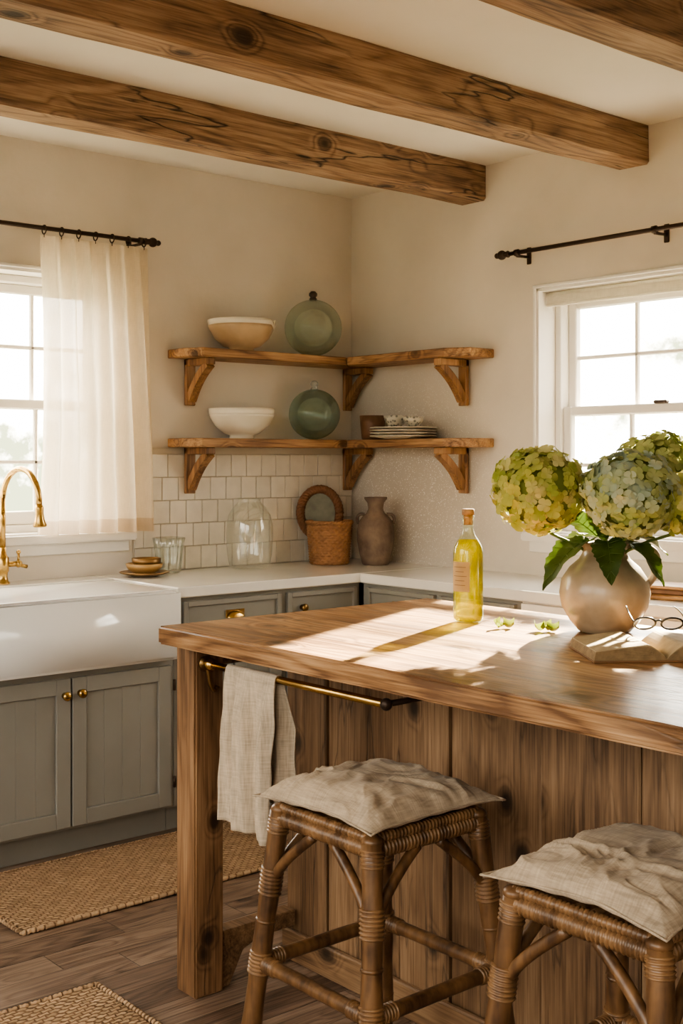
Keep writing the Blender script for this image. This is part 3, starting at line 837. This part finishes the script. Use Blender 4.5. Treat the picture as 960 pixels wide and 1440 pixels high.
def rug(x0,x1,y0,y1,seed):
    m=MB(); nx,ny=int((x1-x0)/.012),int((y1-y0)/.012); vs=[];fs=[]
    for j in range(ny+1):
        for i in range(nx+1):
            x=x0+(x1-x0)*i/nx; y=y0+(y1-y0)*j/ny
            e=i in(0,nx) or j in(0,ny)
            z=.011+.0022*((i+j)%2)+.002*noise.noise(Vector((x*6,y*6,seed)))
            jx=.004*noise.noise(Vector((x*20,y*20,seed))); jy=.004*noise.noise(Vector((x*20,y*20,seed+7)))
            vs.append((x+jx,y+jy,.001 if e else z))
    for j in range(ny):
        for i in range(nx):
            a=j*(nx+1)+i; fs.append((a,a+1,a+nx+2,a+nx+1))
    m.add(vs,fs,jt,True)
    c=[(x0,y0),(x1,y0),(x1,y1),(x0,y1)]
    for k in range(4):
        a=Vector((*c[k],.009));b=Vector((*c[(k+1)%4],.009))
        m.wrap(a,b,.008,jt,.014,8,.35)
    m.finish('jute_rug')
rug(-2.27,-.95,-1.15,-.63,1); rug(-3.3,-2.275,-2.22,-1.60,2)
# ------------------------------------------------------------ olive oil bottle
def oilmat(name):
    mm,nt,out=newmat(name)
    fc=nd(nt,'ShaderNodeLayerWeight',{'Blend':.5}).outputs['Facing']
    tc_=mix(nt,mth(nt,'POWER',fc,1.6),(.66,.60,.012),(.24,.21,.001))
    t=nd(nt,'ShaderNodeBsdfTransparent',{'Color':tc_}).outputs[0]
    g=nd(nt,'ShaderNodeBsdfGlass',{'Color':(.72,.64,.008,1),'Roughness':.0,'IOR':1.2}).outputs[0]
    s=nd(nt,'ShaderNodeMixShader',{0:.35,1:t,2:g}).outputs[0]
    tr=nd(nt,'ShaderNodeBsdfTranslucent',{'Color':(.34,.28,.0,1)}).outputs[0]
    s=nd(nt,'ShaderNodeMixShader',{0:.07,1:s,2:tr}).outputs[0]
    nt.links.new(s,out.inputs[0]); return mm
oil=oilmat('olive_oil')
bglass=thin_glass('bottle_glass',(.93,.96,.84),0,(1,1,1),.4,.01,.05)
corkm=simple('cork',(.36,.21,.10),.8,var=.25,nscale=60,bump=.3)
labelm=simple('paper_label',(.36,.26,.13),.8,var=.08,nscale=30)
ink=simple('label_print',(.16,.10,.05),.8)
m=MB(); bx,by=-1.488,-2.201
m.lathe([(.0001,.004),(.034,.001),(.039,.006),(.0405,.02),(.0405,.185),(.038,.203),(.028,.222),(.018,.236),(.0145,.25),(.0138,.275),(.0165,.278),(.0165,.287),(.0135,.289)],(bx,by,ZI),bglass,48,close=False)
m.lathe([(.0001,.006),(.034,.006),(.038,.012),(.0392,.02),(.0392,.184),(.0368,.202),(.027,.2215),(.0001,.2216)],(bx,by,ZI),oil,48,close=False)
m.lathe([(.0125,.262),(.0125,.289),(.0165,.289),(.0170,.303),(.015,.305),(.0001,.305)],(bx,by,ZI),corkm,24)
ca=math.atan2(-4.486-by,-3.88-bx)
def strip(a0,a1,z0,z1,r,mat):
    vs=[];fs=[];n=16
    for i in range(n+1):
        a=a0+(a1-a0)*i/n
        for z in (z0,z1): vs.append((bx+r*math.cos(a),by+r*math.sin(a),ZI+z))
    for i in range(n): fs.append((2*i,2*i+2,2*i+3,2*i+1))
    m.add(vs,fs,mat,True)
strip(ca-1.35,ca+.10,.085,.165,.0412,labelm)
for k,(q0,q1) in enumerate(((-1.1,-.15),(-.95,-.3),(-1.15,-.1),(-1.0,-.25),(-1.1,-.2))):
    strip(ca+q0,ca+q1,.150-k*.012,.1515-k*.012,.0414,ink)
m.finish('olive_oil_bottle')
# ------------------------------------------------------------ pitcher with hydrangeas
root=bpy.data.objects.new('hydrangea_pitcher',None); S.collection.objects.link(root)
stone=simple('stoneware_glaze',(.40,.33,.24),.32,var=.28,nscale=9,coat=.3,bump=.12,bscale=25)
vx,vy=-1.355,-2.551
m=MB()
m.lathe([(.058,0),(.066,.004),(.088,.03),(.108,.065),(.1145,.10),(.108,.135),(.088,.165),(.065,.185),(.056,.200),(.056,.214),(.062,.226),(.060,.229),(.050,.214),(.050,.20),(.08,.16),(.10,.11),(.0001,.03)],(vx,vy,ZI),stone,56)
rt=Vector((.762,-.648,0)); c0=Vector((vx,vy,ZI))
m.tube(bez(c0+rt*.056+Vector((0,0,.212)),c0+rt*.135+Vector((0,0,.240)),c0+rt*.160+Vector((0,0,.17)),c0+rt*.104+Vector((0,0,.115)),14),[.009]*6+[.010]*9,stone,12)
m.finish('pitcher',parent=root)
def petmat(name,stops):
    mm,nt,out=newmat(name)
    g=nd(nt,'ShaderNodeNewGeometry').outputs['Random Per Island']
    tc=nd(nt,'ShaderNodeTexCoord').outputs['Object']
    n=nd(nt,'ShaderNodeTexNoise',{'Vector':tc,'Scale':13.0,'Detail':2.0}).outputs[0]
    f=mth(nt,'ADD',mth(nt,'MULTIPLY',g,.40),mth(nt,'MULTIPLY',n,.75))
    f=mth(nt,'SUBTRACT',f,.08)
    c=ramp(nt,f,stops)
    d=nd(nt,'ShaderNodeBsdfPrincipled',{'Base Color':c,'Roughness':.6,'Specular IOR Level':.2}).outputs[0]
    t=nd(nt,'ShaderNodeBsdfTranslucent',{'Color':c}).outputs[0]
    s=nd(nt,'ShaderNodeMixShader',{0:.35,1:d,2:t}).outputs[0]
    nt.links.new(s,out.inputs[0]); return mm
petg=petmat('petal_green',[(.22,(.28,.34,.065)),(.5,(.52,.52,.155)),(.72,(.70,.63,.29))])
petb=petmat('petal_blue',[(.22,(.36,.44,.15)),(.42,(.54,.56,.25)),(.60,(.42,.51,.41)),(.8,(.60,.59,.35))])
petd=petmat('petal_dark',[(.2,(.24,.30,.08)),(.5,(.40,.43,.145)),(.85,(.56,.54,.23))])
core=simple('bloom_core',(.22,.26,.06),.9)
stemm=simple('stem',(.10,.16,.035),.6)
def bloom(name,c,r,mat,N=300):
    m=MB(); c=Vector(c)
    m.sphere(c,r*.82,core,20,(1,1,.88))
    for k in range(N):
        z=1-2*(k+.5)/N; th=k*2.39996+random.uniform(-.2,.2)
        q=math.sqrt(1-z*z); nrm=Vector((q*math.cos(th),q*math.sin(th),z))
        lump=1+.08*noise.noise(nrm*2.5+c*9)
        pos=c+Vector((nrm.x,nrm.y,nrm.z*.88))*r*lump*random.uniform(.87,1.0)
        nn=(nrm+Vector([random.uniform(-.45,.45) for _ in range(3)])).normalized()
        t=nn.orthogonal().normalized(); t=(Matrix.Rotation(random.uniform(0,6.28),3,nn)@t)
        bt=nn.cross(t)
        L=random.uniform(.0140,.0190); vs=[pos];fs=[]
        for p in range(4):
            a=p*pi/2+random.uniform(-.12,.12); d=t*math.cos(a)+bt*math.sin(a); e=nn.cross(d)
            cu=random.uniform(-.45,.25); o=len(vs)
            def q_(s,w):
                return pos+d*L*s+e*L*w+nn*L*(.05+cu*s*s*.6+abs(w)*.18)
            rowsP=((.30,.30),(.62,.57),(.92,.50))
            for (s_,w_) in rowsP: vs+=[q_(s_,w_),q_(s_,0),q_(s_,-w_)]
            vs+=[q_(1.10,.24),q_(1.12,0),q_(1.10,-.24)]
            fs+=[(0,o+1,o),(0,o+2,o+1)]
            for r_ in range(3):
                b_=o+r_*3
                fs+=[(b_,b_+1,b_+4,b_+3),(b_+1,b_+2,b_+5,b_+4)]
        m.add(vs,fs,mat,True)
    m.tube(bez(c-Vector((0,0,r*.5)),c-Vector((0,0,r*1.2)),Vector((vx,vy,ZI+.26))+(c-Vector((vx,vy,c.z)))*.15,Vector((vx,vy,ZI+.12)),10),.004,stemm,8)
    m.finish(name,parent=root)
bloom('bloom_1',(-1.490,-2.452,1.322),.124,petg)
bloom('bloom_2',(-1.405,-2.668,1.313),.122,petb)
bloom('bloom_3',(-1.155,-2.575,1.355),.130,petd)
bloom('bloom_4',(-1.30,-2.75,1.29),.085,petg,150)
def leafmat():
    mm,nt,out=newmat('hydrangea_leaf')
    tc=nd(nt,'ShaderNodeTexCoord').outputs['Object']
    n=nd(nt,'ShaderNodeTexNoise',{'Vector':tc,'Scale':30.0,'Detail':4.0}).outputs[0]
    c=ramp(nt,n,[(.3,(.020,.044,.010)),(.7,(.052,.092,.020))])
    d=nd(nt,'ShaderNodeBsdfPrincipled',{'Base Color':c,'Roughness':.4}).outputs[0]
    t=nd(nt,'ShaderNodeBsdfTranslucent',{'Color':mix(nt,.35,c,(.10,.16,.02))}).outputs[0]
    s=nd(nt,'ShaderNodeMixShader',{0:.18,1:d,2:t}).outputs[0]
    nt.links.new(s,out.inputs[0]); return mm
lfm=leafmat(); veinm=simple('leaf_vein',(.09,.14,.035),.5)
m=MB()
def leaf(base,d,L,W,droop,roll=0):
    base=Vector(base); d=Vector(d).normalized(); up=Vector((0,0,1))
    side=d.cross(up).normalized(); side=Matrix.Rotation(roll,3,d)@side
    n=22; vs=[];fs=[]; mid=[]
    for i in range(n+1):
        s=i/n
        w=W*(math.sin(pi*min(1,s**.75))**.8)*(1 if i%2 else .90)
        if i==n: w=0.0004
        if i==0: w=.002
        cen=base+d*L*s-up*droop*s*s*L
        nr=(d-up*2*droop*s).cross(side).normalized()
        if nr.z<0: nr=-nr
        mid.append(cen+nr*.0012)
        for q in (-1,-.5,0,.5,1):
            wob=.004*math.sin(s*20)*abs(q)
            vs.append(cen+side*w*q+nr*(abs(q)*w*.30+wob))
    for i in range(n):
        for q in range(4):
            a=i*5+q; fs.append((a,a+1,a+6,a+5))
    m.add(vs,fs,lfm,True)
    m.tube(mid,[.0018*(1-k/(n+2)) for k in range(n+1)],veinm,6)
    for i in range(3,n-3,3):
        for sg in (0,4):
            m.tube([mid[i],Vector(vs[min(n,i+2)*5+sg])*.92+mid[min(n,i+2)]*.08],[.0009,.0004],veinm,5)
L0=Vector((vx,vy,ZI+.232)); left=Vector((-.762,.648,0)); fwd=Vector((-.648,-.762,0)); back=-fwd
leaf(L0+left*.03,left*.75+fwd*.5+Vector((0,0,.05)),.17,.052,.75)
leaf(L0+left*.02+Vector((0,0,.01)),left*.8+fwd*.25+Vector((0,0,.75)),.13,.045,.25,.5)
leaf(L0+fwd*.03,fwd*.75+left*.1+Vector((0,0,.1)),.13,.045,.9,.2)
leaf(L0+fwd*.03-left*.02,fwd*.7-left*.55+Vector((0,0,.15)),.15,.05,.85,-.2)
leaf(L0-left*.03,-left*.8+fwd*.2+Vector((0,0,.4)),.14,.05,.7)
leaf(L0+back*.03,back*.7+left*.6+Vector((0,0,.3)),.14,.05,.6)
leaf(L0+fwd*.02,fwd*.6-left*.15+Vector((0,0,.7)),.12,.042,.5,.3)
m.finish('leaves',parent=root)
# fallen petals
m=MB()
petfall=petmat('petal_fallen',[(.2,(.10,.15,.012)),(.8,(.22,.25,.04))])
def petal(x,y,a,L):
    vs=[];fs=[];n=8
    for i in range(n+1):
        s=i/n; w=L*.55*math.sin(pi*(.06+.90*s)**1.1)
        for q in (-1,0,1):
            lx=(s-.5)*L*1.3; ly=q*w
            vs.append((x+lx*math.cos(a)-ly*math.sin(a),y+lx*math.sin(a)+ly*math.cos(a),ZI+.002+abs(q)*.018*(1 if q>0 else .4)+.012*(s-.5)**2*4*.8))
    for i in range(n):
        for q in range(2):
            k=i*3+q; fs.append((k,k+1,k+4,k+3))
    m.add(vs,fs,petfall,True)
petal(-1.517,-2.337,.4,.026); petal(-1.495,-2.352,-1.0,.022)
petal(-1.457,-2.453,.2,.028); petal(-1.475,-2.440,1.6,.026); petal(-1.462,-2.472,-.9,.024)
m.finish('fallen_petals')
# ------------------------------------------------------------ open book + glasses
page=simple('page_paper',(.46,.35,.21),.85,var=.10,nscale=40)
edgep=simple('page_edges',(.34,.23,.12),.85,var=.2,nscale=60)
cover=simple('book_cover',(.24,.12,.05),.7,var=.15)
m=MB()
ang=math.radians(-37)
m.M=Matrix.Translation((-1.568,-2.845,ZI+.0005))@Matrix.Rotation(ang,4,'Z')
W_,Hh=.155,.105
m.box(-W_-.006,W_+.006,-Hh-.005,Hh+.005,0,.004,cover,.001)
for sg in (-1,1):
    n=22; prof=[]
    for i in range(n+1):
        s=i/n; x=sg*s*W_
        z=.006+.034*(min(1,s*4)**.8)*(1-.45*s**1.5)
        prof.append((x,z))
    layers=9
    for l in range(layers):
        f0=l/layers; f1=(l+.85)/layers
        vs=[];fs=[]
        for (x,z) in prof:
            za=.004+(z-.004)*f0; zb=.004+(z-.004)*f1
            xe=x*(1+.03*(1-f0))
            vs+=[(xe,-Hh,za),(xe,-Hh,zb),(xe,Hh,zb),(xe,Hh,za)]
        for i in range(n):
            k=i*4
            for q in range(4): fs.append((k+q,k+(q+1)%4,k+4+(q+1)%4,k+4+q))
        fs.append((n*4,n*4+1,n*4+2,n*4+3))
        m.add(vs,fs,page if l==layers-1 else edgep,False)
m.finish('open_book')
blackm=simple('black_acetate',(.015,.012,.010),.25,coat=.4)
lens=thin_glass('lens_glass',(.96,.97,.96),0,(1,1,1),.3,base=.03)
m=MB()
m.M=Matrix.Translation((-1.515,-2.825,ZI+.045+.018))@Matrix.Rotation(math.radians(-44),4,'Z')@Matrix.Rotation(math.radians(40),4,'X')
for sg in (-1,1):
    pts=[(sg*.031+.0245*math.cos(a),0,.0195*math.sin(a)) for a in [2*pi*k/36 for k in range(36)]]
    m.tube(pts,.0024,blackm,8,closed=True)
    m.add([(p[0],0,p[2]) for p in pts],[tuple(range(36))],lens)
    m.tube(bez((sg*.055,0,.006),(sg*.062,.004,.008),(sg*.062,.04,-.004),(sg*.056,.095,-.045),12),.0018,blackm,8)
m.tube(bez((-.007,0,.006),(-.003,0,.012),(.003,0,.012),(.007,0,.006),8),.0022,blackm,8)
m.finish('eyeglasses')
# ------------------------------------------------------------ light / world
w=bpy.data.worlds.new('World'); S.world=w; w.use_nodes=True; nt=w.node_tree; nt.nodes.clear()
out=nd(nt,'ShaderNodeOutputWorld')
g=nd(nt,'ShaderNodeTexCoord').outputs['Generated']
sp=nd(nt,'ShaderNodeSeparateXYZ',{0:g})
n=nd(nt,'ShaderNodeTexNoise',{'Vector':g,'Scale':9.0,'Detail':9.0,'Roughness':.65}).outputs[0]
n_=nd(nt,'ShaderNodeTexNoise',{'Vector':g,'Scale':45.0,'Detail':4.0,'Roughness':.6}).outputs[0]
hh=mapr(nt,sp.outputs[2],-.08,.22,.22,-.12)
f=mapr(nt,mth(nt,'ADD',mth(nt,'ADD',mth(nt,'MULTIPLY',n,.7),mth(nt,'MULTIPLY',n_,.3)),hh),.48,.62,0,1)
col=mix(nt,f,(1.0,.93,.81),(.105,.11,.065))
dt=nd(nt,'ShaderNodeVectorMath',{0:g,1:(.70,.71,0)},operation='DOT_PRODUCT').outputs['Value']
st=mapr(nt,dt,-.1,.75,3.7,14.0)
bg=nd(nt,'ShaderNodeBackground',{'Color':col,'Strength':st})
nt.links.new(bg.outputs[0],out.inputs[0])
sun=bpy.data.lights.new('sun','SUN'); sun.energy=72; sun.angle=math.radians(1.2); sun.color=(1,.84,.57)
so=bpy.data.objects.new('sun',sun); S.collection.objects.link(so)
el=math.radians(22); d=Vector((-.924*math.cos(el),-.381*math.cos(el),-math.sin(el)))
so.rotation_euler=d.to_track_quat('-Z','Y').to_euler(); so.location=(4,2,4)
# ------------------------------------------------------------ camera
cam=bpy.data.cameras.new('camera'); co=bpy.data.objects.new('camera',cam); S.collection.objects.link(co)
cam.sensor_fit='VERTICAL'; cam.sensor_height=36; cam.lens=43.0; cam.shift_y=-75/1440
co.location=(-3.88,-4.486,1.40)
fd=Vector((math.cos(math.radians(49.6)),math.sin(math.radians(49.6)),0))
co.rotation_euler=fd.to_track_quat('-Z','Y').to_euler()
S.camera=co
S.view_settings.view_transform='AgX'
try: S.view_settings.look='AgX - Medium High Contrast'
except Exception as e: print(e)
S.view_settings.exposure=.72
